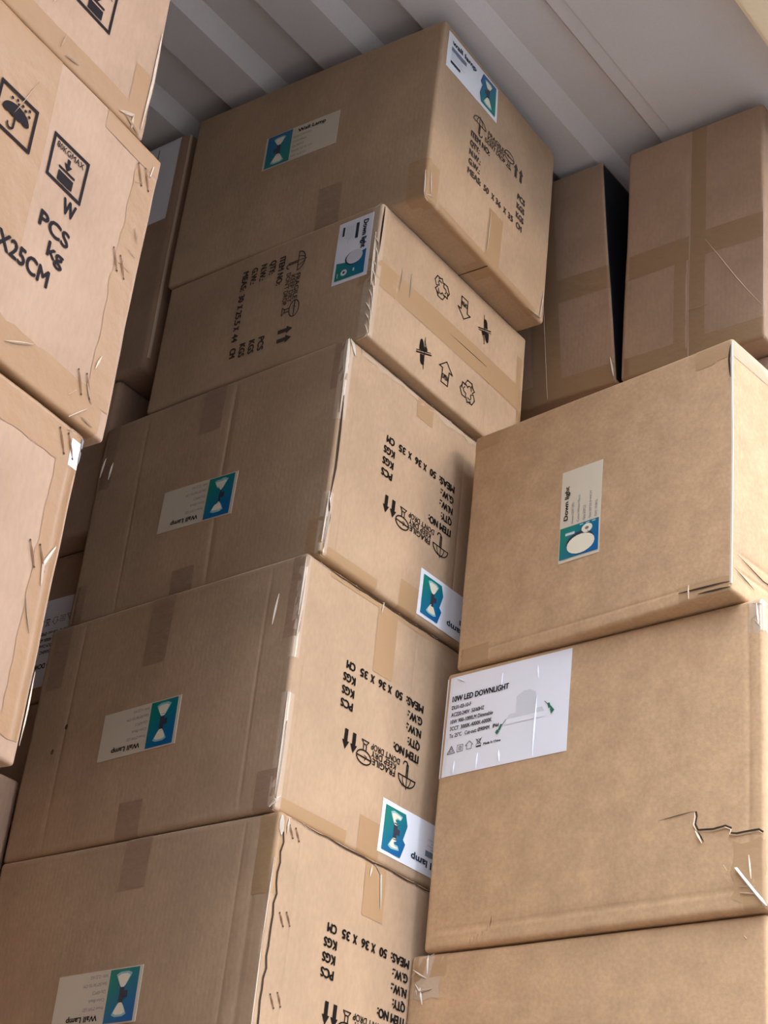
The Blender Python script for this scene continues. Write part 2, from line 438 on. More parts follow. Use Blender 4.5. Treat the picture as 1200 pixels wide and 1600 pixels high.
def wall_lamp_label(c, U, V, ang):
    F = c.frame(U, V, ang); W, H = .154, .074
    F.sheet(W, H, 'paper', 'white sticker with a blue and green wall lamp picture')
    F.put('printed_text', Draw().text('wall lamp', .012, .054, .0095, .072, .0006), 'ink_navy', .0003)
    F.put('printed_bar', Draw().rect(.011, .040, .055, .048), 'ink_bluegrey', .0003)
    F.put('printed_bar', Draw().rect(.011, .014, .039, .019), 'ink_navy', .0003)
    d = Draw()
    for i in range(4): d.rect(.012, .0375 - i * .0042, .044 + (i % 2) * .008, .0360 - i * .0042)
    F.put('printed_text', d, 'lightgrey', .0003)
    lamp_picture(F, .099, .147, .007, .069, notch=True)

def down_light_label(c, U, V, ang):
    F = c.frame(U, V, ang); W, H = .119, .065
    F.sheet(W, H, 'paper', 'white sticker with a round lamp picture')
    F.put('printed_text', Draw().text('Down light', .010, .048, .0088, .054, .0006), 'ink_navy', .0003)
    F.put('printed_bar', Draw().rect(.010, .034, .040, .0395), 'ink_navy', .0003)
    F.put('printed_bar', Draw().rect(.010, .0085, .028, .0125), 'ink_navy', .0003)
    d = Draw()
    for i in range(4): d.rect(.010, .029 - i * .0036, .036 + (i % 3) * .005, .0279 - i * .0036)
    F.put('printed_text', d, 'lightgrey', .0003)
    F.put('picture', Draw().poly([(.074, .034), (.068, .059), (.113, .059), (.113, .005), (.079, .005), (.083, .026)]), 'pic', .0003, along=((.113, .005), (.068, .06)))
    F.put('picture_lamp', Draw().ell(.0775, .0365, .0135, .0155), 'lampblack', .00045)
    F.put('picture_lamp', Draw().ell(.0765, .0385, .0128, .0150), 'lightgrey', .0006)
    F.put('picture_glow', Draw().ell(.101, .0215, .0058, .0058), 'lightgrey', .00045)
    F.put('picture_lamp', Draw().ell(.101, .0215, .0022, .0022), 'ink_navy', .0006)
    F.put('picture_glow', Draw().rect(.098, .038, .1035, .041).rect(.1, .009, .108, .0105), 'lightgrey', .00045)

def marks(c, U, V, ang, meas, ink='ink', arrow=0.):
    """shipping marks: origin at the middle of ITEM NO's first letter edge"""
    F = c.frame(U, V, ang); ch = .0112; y = -ch / 2
    def T(t, a, b, w, h=ch, bold=.0008): F.put('printed_text', Draw().text(t, a, b, h, w, bold), ink)
    T('ITEM NO:', 0, y, .055); T('QTY:', 0, y - .0188, .026); T('N.W.:', 0, y - .0378, .032); T('G.W.:', 0, y - .0566, .032)
    T('MEAS:', 0, y - .0758, .038)
    for t, a, wd in meas: T(t, a, y - .0758, wd)
    for t, a, k in (('PCS', .147, 1), ('KGS', .147, 2), ('KGS', .147, 3), ('CM', .150, 4)):
        T(t, a, y - .0189 * k, .024 if len(t) == 3 else .017)
    T('FRAGILE', .0465, .0335, .049, .0085, .0003); T('KEEP DRY', .046, .0235, .053, .0085, .0002); T("DON'T DROP", .039, .0135, .062, .0085, .0002)
    # umbrella
    d = Draw(); d.arc(.0205, .0335, .0185, .0135, 0, 180, .0019); d.line([(.002, .0335), (.039, .0335)], .0017)
    for k in (-.45, 0, .45): d.arc(.0205, .0335, .0185 * abs(k) + .0004, .0135, 90 if k > 0 else 90, 0 if k > 0 else 180, .0014)
    d.line([(.0195, .0335), (.0195, .016)], .0020); d.line([(.0225, .0335), (.0225, .016)], .0020); d.arc(.0255, .016, .0045, .0045, 180, 360, .0020); d.line([(.0205, .047), (.0205, .0495)], .0019)
    F.put('printed_icon', d, ink)
    # wine glass
    g = Draw(); g.arc(.1135, .039, .0152, .0095, 0, 360, .0019, 22); g.line([(.099, .0392), (.128, .0392)], .0020)
    g.line([(.1105, .0295), (.1105, .0205)], .0017); g.line([(.1165, .0295), (.1165, .0205)], .0017); g.line([(.1065, .0155), (.1205, .0155), (.1165, .0205), (.1105, .0205)], .0016, True); g.line([(.112, .043), (.108, .037), (.113, .036)], .001)
    F.put('printed_icon', g, ink)
    for a in (.1365 + arrow, .1530 + arrow):
        F.put('printed_arrow', Draw().rect(a - .0034, .0135, a + .0034, .032).poly([(a - .0070, .030), (a + .0070, .030), (a, .0420)]), ink)

def big_sheet(c, U, V, ang, label):
    F = c.frame(U, V, ang); F.sheet(.215, .153, 'paper', label)
    F.put('printed_text', Draw().text('10W LED DOWNLIGHT', .0145, .1135, .0085, .098, .0004), 'ink', .0003)
    for t, b, wd in (('DL01-03-10-F', .1015, .034), ('AC220-240V  50/60HZ', .0905, .058), ('10W 900-1000LM Dimmable', .0797, .074), ('3CCT  3000K-4000K-6000K', .0690, .073), ('Ta: 25\u00b0C   Cut-out: \u00d890MM   IP44', .0580, .086)):
        F.put('printed_text', Draw().text(t, .0145, b, .0058, wd, .0002), 'ink_soft', .0003)
    d = Draw().line([(.0135, .0335), (.0265, .0335), (.020, .0445)], .0009, True).line([(.017, .036), (.023, .036), (.020, .041)], .0007, True); F.put('printed_icon', d, 'ink_soft', .0003)
    d = Draw().line([(.0305, .034), (.0405, .034), (.0405, .044), (.0305, .044)], .0007, True).line([(.0335, .037), (.0375, .037), (.0375, .041), (.0335, .041)], .0007, True); F.put('printed_icon', d, 'ink_soft', .0003)
    d = Draw().line([(.0475, .0345), (.0555, .0345), (.0555, .0405), (.058, .0405), (.0515, .0468), (.045, .0405), (.0475, .0405)], .0008, True); F.put('printed_icon', d, 'ink_soft', .0003)
    d = Draw().line([(.0645, .046), (.0665, .0395), (.0695, .0395), (.0715, .046)], .0007, True).line([(.063, .047), (.0725, .038)], .0007).line([(.0635, .038), (.073, .0475)], .0007).rect(.0635, .0345, .0725, .0363); F.put('printed_icon', d, 'ink', .0003)
    F.put('printed_text', Draw().text('Made In China', .0765, .0355, .0034, .029, .0002), 'ink', .0003)
    F.put('picture', Draw().poly([(.128, .072), (.160, .072), (.160, .098), (.150, .104), (.140, .104), (.128, .098)]).poly([(.112, .066), (.176, .066), (.172, .073), (.118, .073)]), 'lightgrey', .0003)
    F.put('picture', Draw().poly([(.112, .058), (.178, .058), (.176, .0665), (.112, .0665)]), 'paper', .0003)
    F.put('picture_clip', Draw().line([(.112, .066), (.1025, .0545)], .0012).line([(.176, .080), (.183, .073)], .0012), 'ink_grey', .00045)
    F.put('picture_clip', Draw().poly([(.107, .060), (.1035, .061), (.0995, .0525), (.1035, .052)]).poly([(.0985, .0545), (.1025, .0500), (.0985, .046), (.0955, .050)]).poly([(.180, .076), (.184, .0765), (.187, .069), (.183, .068)]).poly([(.1865, .0715), (.1925, .064), (.1875, .059), (.1855, .066)]), 'green', .0006)

MEAS_A = (('50', .0475, .0145), ('X', .0715, .0072), ('36', .0845, .0150), ('X', .1090, .0072), ('35', .1235, .0150))
MEAS_B = (('30', .047, .0135), ('X', .0675, .0065), ('25.5', .0785, .0260), ('X', .1090, .0065), ('44', .1225, .0145))

# ================================================================== THE STACKS
SHADY = 'shaded long side with a cream wall lamp label'
G1 = 'cartons of the tall middle stack'
# ---- middle stack, top to bottom
A = Carton('cardboard_box', -1.334, 1.614, 1.7635, 2.129, .507, .361, R(2.72), 'topmost wide carton of the middle stack, right under the ribbed ceiling', seed=1, r=.006, bulge=(.003, .003), amp=.002, group=G1)
B = Carton('cardboard_box', -1.397, 1.593, 1.5145, 1.7615, .438, .401, R(-.11), 'flatter carton with OPEN arrows and recycling marks, directly under the topmost middle carton', mat='board', seed=2, r=.005, bulge=(.003, .003),
           creases=[('side', 'v', .1225, .0012, .003), ('side', 'u', .05, .0008, .003), ('side', 'u', .30, .001, .003)], group=G1)
C_ = Carton('cardboard_box', -1.419, 1.583, 1.1527, 1.5125, .501, .361, R(-1.41), 'carton below the OPEN-arrow carton, its upside-down marks half hidden by the right stack', seed=3, r=.007, bulge=(.003, .002),
            creases=[('side', 'u', .030, .0016, .004), ('side', 'u', .290, .0008, .003), ('front', 'u', .285, .001, .004), ('front', 'u', .10, .0006, .004)], group=G1)
D_ = Carton('cardboard_box', -1.427, 1.565, .7845, 1.1495, .51, .361, R(-2.09), 'fourth carton down the middle stack, two small brown spots on its shaded side', seed=4, r=.006, bulge=(.003, .002),
            creases=[('side', 'u', .022, .0010, .003), ('side', 'u', .242, .0008, .003), ('front', 'u', .45, .0008, .004), ('front', 'u', .08, .0006, .004)], group=G1)
E_ = Carton('cardboard_box', -1.416, 1.568, .422, .7825, .515, .361, R(-1.02), 'lowest carton in view of the middle stack, with staples beside its gaping upright edge', seed=5, r=.006, bulge=(.003, .002),
            creases=[('side', 'u', .045, .0008, .003), ('front', 'u', .487, .0008, .005), ('front', 'u', .46, .0006, .004)], group=G1)
# ---- right stack
GR = 'cartons of the right stack'
R1 = Carton('cardboard_box', -.939, 1.836, 1.1075, 1.504, .464, .400, R(-5.75), 'top carton of the right stack with an upright cream down light label', mat='board_golden', seed=6, r=.005, bulge=(.004, .003), amp=.002,
            creases=[('side', 'v', .035, .0014, .004), ('side', 'v', .06, .001, .004), ('front', 'v', .02, .001, .003)], group=GR, scale=.9805)
R2 = Carton('cardboard_box', -.911, 1.867, .6975, 1.1055, .506, .400, R(-2.02), 'right stack carton with a large white LED downlight sheet and a jagged tear', mat='board_golden', seed=7, r=.006, bulge=(.004, .003),
            creases=[('front', 'u', .485, .001, .004), ('front', 'v', .025, .001, .006)], group=GR, scale=.9805)
R3 = Carton('cardboard_box', -.916, 1.882, .296, .6955, .521, .400, R(-.74), 'bottom right carton with crumpled clear tape on its upper left corner', mat='board_golden', seed=8, r=.006, bulge=(.003, .003), group=GR, scale=.9805)
# ---- two upright cartons behind the right stack, and the flat one they stand on
N_ = Carton('cardboard_box', -.992, 2.045, 1.6595, 2.135, .252, .400, R(.3), 'tall brown carton standing at the far right below the ceiling', mat='board_grey', seed=9, r=.005, bulge=(.003, .003),
            creases=[('front', 'u', .1215, .0016, .0025)])
M_ = Carton('cardboard_box', -1.2525, 2.045, 1.662, 2.144, .25, .400, 0, 'narrow brown carton leaning left behind the top of the middle stack', mat='board_grey', skew=-.094, seed=10, r=.005, bulge=(.003, .003),
            creases=[('front', 'u', .125, .0016, .0025)])
P_ = Carton('cardboard_box', -.985, 2.09, 1.4785, 1.6575, .60, .375, 0, 'flat carton peeping out on top of the right stack, under the tall carton', mat='board_grey', seed=11)
# ---- left stack, near and sunlit
GL = 'sunlit cartons of the left stack'
L1 = Carton('cardboard_box', -1.0995, 0.1369, 1.2715, 1.66, .50, 0.808, R(5.4), 'sunlit carton at the top left corner, only its lower part in view', mat='board_pink', seed=12, r=.0035, bulge=(.004, .004), amp=.003, group=GL, u0=.43)
L2 = Carton('cardboard_box', -1.0965, 0.1369, .9075, 1.2690, .50, 0.842, R(5.4), 'sunlit left carton with umbrella and 80KGMAX icons and 25CM print', mat='board_pink', seed=13, r=.0035, bulge=(.004, .006), amp=.004, freq=6, group=GL, u0=.43)
L3 = Carton('cardboard_box', -1.1221, 0.1219, .562, .9035, .50, 0.833, R(3.72), 'sunlit left carton without print below the 25CM carton, stapled edge', mat='board_pink', seed=14, r=.0035, bulge=(.004, .006), amp=.004, freq=6, group=GL, u0=.43)
L0 = Carton('cardboard_box', -1.10, .14, 1.662, 2.06, .50, .80, R(3), 'sunlit carton above the top left corner, resting on the carton with the cut-off icon', mat='board_pink', seed=50, group=GL)
# ---- deep stack behind the left stack
Q1 = Carton('cardboard_box', -1.87, 1.600, 1.6225, 2.13, .50, .40, R(.0), 'dark deep carton with a big white sheet, just left of the topmost middle carton', mat='board_grey', seed=15, r=.012)
Q2 = Carton('cardboard_box', -1.925, 1.606, 1.3335, 1.6205, .50, .40, R(0), 'dark deep carton whose sunlit edge shows in the gap under the big white sheet', mat='board_grey', seed=16, r=.010)
Q3 = Carton('cardboard_box', -1.95, 1.645, 1.0763, 1.3315, .50, .40, 0, 'dark deep carton with a white LED sheet seen behind the left stack', mat='board_grey', seed=17)
Q4 = Carton('cardboard_box', -1.955, 1.648, .7485, 1.0735, .50, .40, 0, 'dark plain carton under the one with the white LED sheet', mat='board_grey', seed=18)
Q5 = Carton('cardboard_box', -1.945, 1.172, .612, .912, .50, .42, 0, 'deep carton showing a sunlit stapled face at the left frame edge', mat='board_pink', seed=19)

# ---- cartons below the frame that carry the stacks
def support(x1, y0, tops, L, D, mat, where, seed):
    for i, (a, b) in enumerate(zip(tops, tops[1:])):
        Carton('cardboard_box', x1, y0, b + .001, a - .001, L, D, 0, 'plain carton below the picture carrying %s, %s from the floor' % (where, ('first', 'second', 'third', 'fourth')[len(tops) - 2 - i]), mat=mat, seed=seed + i)
support(-1.42, 1.57, (.422, .061, -.30), .51, .36, 'board', 'the middle stack', 30)
support(-.90, 1.855, (.2905, -.002, -.30), .50, .40, 'board_golden', 'the right stack', 34)
support(-1.185, .125, (.557, .274, -.013, -.30), .50, .795, 'board_pink', 'the left stack', 38)
support(-1.955, 1.65, (.7485, .379, .04, -.30), .50, .40, 'board_grey', 'the deep stack', 42)
support(-1.945, 1.17, (.612, .294, -.003, -.30), .50, .42, 'board_grey', 'the deep stapled carton', 46)

# ================================================================== PRINT, LABELS AND TAPE
WL = ('Power:2*5W LED', 'Color:Black', 'Qty:40PCS', 'Size:50*36*35 CM', 'NW: 12.22 KG')
DL = ('Power:12W LED', 'Color:White+Black', 'Qty:30PCS', 'Size:30*25.5*44CM', 'NW: 10.8KG')
# -- A (topmost)
wall_lamp_label(A, .0135, .2765, 1)
marks(A, .100, .203, 0, MEAS_A, 'ink_soft')
cream_label(A, -.507 + .170, .178, 0, 'Wall Lamp', WL, 'lamp')
A.tape(.170, .212, -.04, .102); A.sliver([(.1735, .02), (.1740, .095)], .0018, lift=.0014)
A.tape(-.035, .006, -.02, .075, 'tape'); A.tape(.006, .030, -.02, .07, 'tape'); A.tape(-.507 + .30, -.507 + .345, -.02, .09, 'tape_dark')
for p in ([(-.004, .05), (-.002, -.002), (.012, -.004)], [(.002, .004), (.02, .010)], [(.006, .05), (.012, .012)]): A.sliver(p, .003)
A.sliver([(.02, .358), (.012, .35)], .003)
A.tape(.04, .33, -.012, .012, 'tape')
A.sliver([(.31, .0), (.345, .004), (.352, .06)], .003)
A.sliver([(.187, -.003), (.187, -.066)], .0016, 'slit', 'flap_gap', .0003, False)
# -- B (open arrows)
down_light_label(B, -.438 + .358, .2335, -90)
marks(B, -.438 + .250, .213, -90, MEAS_B, 'ink_soft', .014)
B.tape(-.028, .405, .0975, .1430, 'tape'); B.tape(.378, .412, .143, .20, 'tape'); B.tape(.385, .41, .005, .0975, 'tape')
B.tape(-.018, .012, .0, .245, 'tape_clear')
rb = random.Random(4)
for i in range(9):
    v = .185 - i * .020 - rb.uniform(0, .006); B.sliver([(-.0085 + rb.uniform(0, .004), v), (.0005, v - .016), (.0035, v - .030 - rb.uniform(0, .018))], rb.uniform(.0020, .0038), lift=.0014)  # pale ridges paint the streaky highlights down the taped edge
B.sliver([(-.006, .19), (-.004, .09)], .004); B.sliver([(.004, .24), (.003, .15)], .0022, 'slit', 'board_gap')
B.sliver([(-.014, .240), (-.004, .246)], .004); B.sliver([(.06, .16), (.058, .115)], .0016); B.sliver([(.082, .165), (.083, .12)], .0016)
B.sliver([(.19, .1225), (.292, .1235)], .0011, 'slit', 'flap_gap', .0003)
def recycle_icon(F, ink='ink'):
    d = Draw()
    for k in range(3):
        c, s_ = math.cos(R(120 * k)), math.sin(R(120 * k)); q = lambda P: [(a * c - b * s_, a * s_ + b * c) for a, b in P]
        d.line(q([(-.004, .0195), (.008, .0195), (.0125, .012)]), .0018); d.line(q([(-.004, .0195), (-.009, .011), (-.002, .007), (.001, .0115), (.006, .0115)]), .0016)
        d.line(q([(.0075, .0145), (.0165, .0095), (.0115, .0035)]), .0018); d.line(q([(.006, .0115), (.0085, .006)]), .0016)
    F.put('printed_icon', d, ink)
def open_icon(F, ink='ink'):
    d = Draw(); d.line([(-.0085, -.019), (.0085, -.019), (.0085, .006), (.017, .006), (0, .021), (-.017, .006), (-.0085, .006)], .0018, True)
    d.text('OPEN', -.0076, -.011, .0085, .0152, .0003); F.put('printed_icon', d, ink)
def nostep_icon(F, ink='ink'):
    d = Draw(); d.ell(-.0045, .0025, .0062, .0195, 0, 180, 12); d.ell(.0055, .0035, .0038, .0085, 0, 180, 10)
    d.poly([(-.0085, -.0045), (.0010, -.0030), (.0010, -.0150), (-.0010, -.0205), (-.0060, -.0205), (-.0085, -.0160)])
    F.put('printed_icon', d, ink)
    for k in range(6): F.put('printed_dot', Draw().ell(.0035 + k * .0011, .0205 - k * .0024, .0011, .0011, n=7), ink)
    for P, wd in (([(-.0180, -.0045), (.0190, .0030)], .0020), ([(-.0185, -.0010), (.0175, .0062)], .0012), ([(.0045, .0270), (-.0010, -.0270)], .0012)):
        F.put('printed_cross', Draw().line(P, wd), ink, .0003)
for fn, u, v, a in ((recycle_icon, .159, .189, 180), (open_icon, .222, .192, 180), (nostep_icon, .281, .188, 190), (nostep_icon, .132, .050, 10), (open_icon, .190, .048, 0), (recycle_icon, .250, .050, 0)):
    fn(B.frame(u, v, a))
# -- C, D, E (upside-down marks)
for c, u, v in ((C_, .2715, .168), (D_, .2695, .167), (E_, .2790, .171)):
    marks(c, u, v, 180, MEAS_A)
wall_lamp_label(C_, .366, .0825, 180); wall_lamp_label(D_, .3585, .0895, 180)
for c, u, v, a in ((C_, -.501 + .320, .1845, 178), (D_, -.51 + .316, .1935, 180.5), (E_, -.515 + .3225, .1850, 180.8)):
    cream_label(c, u, v, a, 'Wall Lamp', WL, 'lamp')
C_.tape(-.501 + .220, -.501 + .264, .276, .40, 'tape_dark'); C_.tape(-.501 + .214, -.501 + .258, -.02, .046, 'tape_dark'); C_.tape(-.024, .006, .275, .385, 'tape_dark')
D_.tape(-.51 + .222, -.51 + .267, .255, .385, 'tape_dark'); D_.tape(-.51 + .228, -.51 + .272, -.02, .052, 'tape_dark')
E_.tape(-.515 + .250, -.515 + .297, .288, .40, 'tape_dark')
C_.tape(-.03, .004, -.02, .06, 'tape'); D_.tape(-.022, .006, .24, .385, 'tape_dark'); D_.tape(-.035, .004, -.02, .055, 'tape_dark'); E_.tape(-.03, .012, .255, .38, 'tape')
C_.tape(.165, .205, .318, .352, 'tape'); C_.tape(.17, .212, -.02, .045, 'tape'); C_.tape(.012, .12, -.02, .018, 'tape')
D_.tape(.155, .197, .255, .385, 'tape'); D_.tape(.163, .208, -.02, .051, 'tape'); D_.tape(.012, .14, -.02, .02, 'tape')
E_.tape(.174, .217, .282, .38, 'tape')
D_.tape(-.51 + .015, -.51 + .05, .26, .37, 'tape_dark'); C_.tape(-.501 - .01, -.501 + .035, .24, .36, 'tape_dark'); C_.tape(-.501 - .01, -.501 + .03, .0, .07, 'tape_dark')
C_.tape(-.012, .012, .22, .366, 'tape_clear'); C_.tape(-.012, .010, .0, .10, 'tape_clear'); D_.tape(-.010, .010, .21, .366, 'tape_clear'); D_.tape(-.010, .012, .0, .16, 'tape_clear')
for p, wd in (([(-.002, .362), (.0, .29)], .011), ([(.004, .36), (.016, .335)], .007), ([(-.001, .30), (.0, .23)], .005), ([(.0, .10), (-.002, .02)], .005), ([(.006, .075), (.004, .01)], .004)): C_.sliver(p, wd)
C_.sliver([(.004, .26), (.006, .14), (.003, .09)], .0030, 'slit', 'board_gap', .0004); C_.sliver([(-.498 + .012, .30), (-.498 + .006, .265)], .005); C_.sliver([(-.501 + .035, .285), (-.501 + .031, .255)], .004)
C_.sliver([(.002, .09), (.007, .06), (.003, .02)], .0030, 'slit', 'board_gap', .0004)
for p, wd in (([(-.001, .358), (-.001, .27)], .006), ([(.003, .33), (.001, .24)], .006), ([(-.001, .16), (.0, .02)], .005), ([(.004, .12), (.003, .01)], .004), ([(-.04, .31), (-.044, .265)], .003), ([(.166, .372), (.160, .345)], .003), ([(.010, .02), (-.006, .004)], .006)): D_.sliver(p, wd)
for p, wd in (([(.004, .355), (.006, .33)], .008), ([(.016, .355), (.016, .335)], .004), ([(.186, .352), (.183, .335)], .003), ([(.192, .355), (.205, .345), (.210, .30)], .003), ([(.0, .30), (-.001, .2)], .004), ([(-.001, .2), (.0, .05)], .004)): E_.sliver(p, wd)
for c, u0, u1 in ((C_, .03, .355), (D_, .012, .355), (E_, .02, .355)):
    gg = random.Random(int(u1 * 100 + c.D * 977 + u0 * 1e4)); n = 18
    c.sliver([(u0 + (u1 - u0) * k / n, c.H - .0045 + gg.uniform(-.0012, .0012)) for k in range(n + 1)], .0022, 'slit', 'board_gap', .0003)
    for k in range(7): q = u0 + (u1 - u0) * gg.random(); c.sliver([(q, c.H - .002), (q + .006, c.H - .006 - .006 * gg.random())], .0016)
ge = random.Random(8); pts = [(.010 + ge.uniform(-.0022, .0022), .335 - i * .013) for i in range(26)]
E_.sliver(pts, .0026, 'slit', 'board_gap', .0004, False)
for u, v in ((.019, .347), (.031, .347), (.022, .236), (.034, .240), (.024, .138), (.036, .143)): E_.staple(u, v, .0085, -.014)
for u, v in ((.082, .192), (.062, .157)): D_.frame(-.51 + u, v).put('stain_spot', Draw().ell(0, 0, .0035, .0045, n=9), 'stain')
D_.tape(.05, .33, .352, .372, 'tape'); C_.tape(.03, .33, .345, .372, 'tape_clear', rag=.004)
# -- R1
cream_label(R1, -.464 + .2515, .1175, 90, 'Down light', DL, 'disc')
R1.tape(-.060, -.028, .362, .41, 'tape_gold'); R1.tape(-.030, .004, .366, .41, 'tape_gold'); R1.tape(.004, .38, .366, .42, 'tape_gold')
R1.tape(-.08, .0, .0, .022, 'tape_gold'); R1.tape(-.464 - .01, -.464 + .06, .0, .03, 'tape_gold'); R1.tape(-.464 - .01, -.464 + .05, .37, .41, 'tape_gold')
R1.sliver([(-.064, .024), (-.064, .004)], .0016, 'torn_and_lit', 'board_burr'); R1.sliver([(-.08, .016), (-.002, .013)], .0026, 'slit', 'board_gap', .0004); R1.sliver([(-.05, .007), (-.002, .005)], .0026, 'slit', 'board_gap', .0004)
R1.sliver([(-.0005, .39), (-.0005, .01)], .0045, 'wrinkle_glint', 'wrinkle_highlight', .001, False)  # pale strip paints the highlight along the upright edge
R1.sliver([(.01, .056), (.07, .044), (.12, .046)], .002, 'slit', 'board_gap', .0004); R1.sliver([(.004, .034), (.05, .022)], .002, 'slit', 'board_gap', .0004)
R1.sliver([(-.003, .385), (-.005, .36), (-.003, .33)], .003, 'slit', 'board_gap', .0004)
# -- R2 with the large white sheet, tear and strap end
big_sheet(R2, -.506 + .0015, .2465, .3, 'large white printed sheet')
for p in ([(-.505 + .02, .396), (-.505 + .035, .388)], [(-.505 + .1, .388), (-.505 + .1, .368)], [(-.505 + .028, .268), (-.505 + .027, .249)], [(-.505 + .068, .272), (-.505 + .067, .249)], [(-.505 + .104, .270), (-.505 + .106, .252)], [(-.505 + .162, .34), (-.505 + .161, .25)], [(-.505 + .16, .385), (-.505 + .162, .366)]):
    R2.sliver(p, .0028, 'paper', 'paper_crease', .0018)
tear = [(.365, .127), (.410, .1315), (.418, .131), (.419, .125), (.417, .115), (.421, .107), (.441, .105), (.458, .107), (.466, .103), (.464, .097), (.473, .095), (.492, .096), (.503, .096), (.508, .092)]
tr = [(u - .5105, v) for u, v in tear]
R2.sliver(tr[:3], .0012, 'slit', 'tear', .0003); R2.sliver(tr[2:], .0024, 'slit', 'tear', .0003, False)
R2.sliver([(u - .0022, v - .0012) for u, v in tr[2:6]], .0022, 'torn_and_lit', 'torn_and_lit_edge', .002); R2.sliver([(u, v - .0026) for u, v in tr[5:]], .0018, 'torn_and_lit', 'torn_and_lit_edge', .002)
R2.sliver([(.417 - .5105, .106), (.426 - .5105, .089)], .0034, 'torn_and_lit', 'torn_and_lit_edge', .0035); R2.sliver([(.4205 - .5105, .105), (.429 - .5105, .09)], .002, 'slit', 'tear', .0003)
R2.sliver([(.455 - .5105, .058), (.460 - .5105, .050)], .0016, 'torn_and_lit', 'torn_and_lit_edge', .001)
R2.tape(-.045, .0, .012, .085, 'tape_gold', rag=.004); R2.tape(-.03, .004, -.01, .03, 'tape_gold')
R2.sliver([(-.0385, .051), (-.018, .024), (.0, .0015)], .0042, 'strap', 'strap_end', .004, False)
R2.sliver([(-.022, .066), (-.019, .036)], .0026, 'torn_and_lit', 'torn_and_lit_edge'); R2.sliver([(-.036, .029), (-.014, .026)], .0020, 'torn_and_lit', 'torn_and_lit_edge'); R2.sliver([(-.034, .021), (-.010, .016)], .0024, 'torn_and_lit', 'torn_and_lit_edge'); R2.sliver([(-.008, .012), (-.004, .002)], .003)
for p in ([(-.008, .40), (-.006, .37)], [(-.014, .402), (-.002, .398)], [(-.016, .378), (-.010, .383)], [(-.011, .377), (-.004, .366)]): R2.sliver(p, .0028)
R2.tape(-.022, .01, .36, .42, 'tape_clear', rag=.003)
for p in ([(.078 - .506, .003), (.079 - .506, .010)], [(.084 - .506, .004), (.085 - .506, .012)], [(.089 - .506, .006), (.091 - .506, .014)], [(.097 - .506, .011), (.098 - .506, .017)], [(.104 - .506, .016), (.106 - .506, .024)], [(.109 - .506, .020), (.111 - .506, .036)]): R2.sliver(p, .0013, 'stain', 'scuff', .0002)
# -- R3 corner tape
R3.tape(-.521 - .01, -.521 + .050, .34, .415, 'tape_clear', rag=.005); R3.tape(-.521 - .004, -.521 + .06, .365, .42, 'tape_gold', rag=.004)
for p in ([(.006, .38), (.018, .372), (.03, .366)], [(.028, .40), (.030, .372)], [(.02, .355), (.026, .332)], [(.012, .36), (.02, .35), (.04, .352)], [(.004, .37), (.012, .378)], [(.014, .352), (.016, .345)], [(.03, .395), (.036, .402)]): R3.sliver([(u - .521, v) for u, v in p], .0034)
R3.sliver([(-.03, .375), (-.026, .371)], .003, 'torn_and_lit', 'torn_and_lit_edge')
# -- M, N
for c, o in ((N_, -.252), (M_, -.25)):
    c.tape(o + .120, o + .150, 0, .476, 'tape_brown'); c.tape(o + .095, o + .120, .0, .20, 'tape_brown'); c.tape(o - .005, -.0, -.005, .038, 'tape_brown'); c.tape(o + .0, o + .25, .195, .245, 'tape_brown')
    c.sliver([(o + .1215, .47), (o + .1215, .005)], .0016, 'crease', 'flap_edge', .0005, False)
N_.sliver([(o_ - .252, v) for o_, v in ((.150, .225), (.172, .187), (.205, .128), (.222, .10), (.248, .06))], .0022, 'crease', 'fold_crease', .0012)
N_.sliver([(-.252 + .121, .094), (-.252 + .155, .092)], .0022, 'crease', 'fold_crease', .0012)
M_.tape(.0015, .395, .004, .474, 'gap_shade', name='side_gap_shade', label='black shade of the gap, painted on the carton side')  # black layer paints the deep shade in the gap between the two cartons
M_.sliver([(-.008, .05), (-.004, .01)], .004); N_.sliver([(-.001, .30), (-.001, .01)], .0016, 'wrinkle_glint', 'wrinkle_highlight', .0004)
# -- L2, L1, L3
def crush_icon(F):
    F.put('printed_icon', Draw().line([(-.0255, -.0255), (.0255, -.0255), (.0255, .0255), (-.0255, .0255)], .0036, True), 'ink_box')
    F.put('printed_text', Draw().text('80KGMAX', -.0205, .0140, .0070, .041, .0001), 'ink_box')
    F.put('printed_arrow', Draw().rect(-.0022, .002, .0022, .011).poly([(-.006, .004), (.006, .004), (0, -.004)]), 'ink_box')
    F.put('printed_icon', Draw().rect(-.0125, -.0065, .0125, -.0040).rect(-.0115, -.0215, .0115, -.0095), 'ink_box')
crush_icon(L2.frame(.2835, .2478, 0)); crush_icon(L1.frame(.2715, .1085, 0))
F = L2.frame(.2030, .2490, 0, lift=.0016)
F.put('printed_icon', Draw().line([(-.0255, -.0255), (.0255, -.0255), (.0255, .0255), (-.0255, .0255)], .0036, True), 'ink_box')
d = Draw().ell(0, -.001, .019, .0135, 0, 180); d.line([(0, 0), (0, -.014)], .0024); d.arc(-.004, -.014, .004, .0045, 180, 360, .0022)
for k in (-.0135, -.0045, .0045, .0135): d.ell(k, -.001, .0046, .0022, n=10)
for a, b in ((-.009, .0165), (-.002, .0185), (.0005, .0145), (.006, .0175), (.0105, .0145), (.0155, .0185), (.0165, .0115)): d.ell(a, b, .0018, .0018, n=8)
F.put('printed_icon', d, 'ink_box')
for t, a, b, wd, h in (('W', .2885, .1975, .0185, .0175), ('PCS', .2630, .1625, .044, .0175), ('kg', .2815, .1385, .0235, .0165), ('X25CM', .2175, .1045, .074, .0185)):
    L2.frame(a, b, 0).put('printed_text', Draw().text(t, 0, 0, h, wd, .0008), 'ink_box')
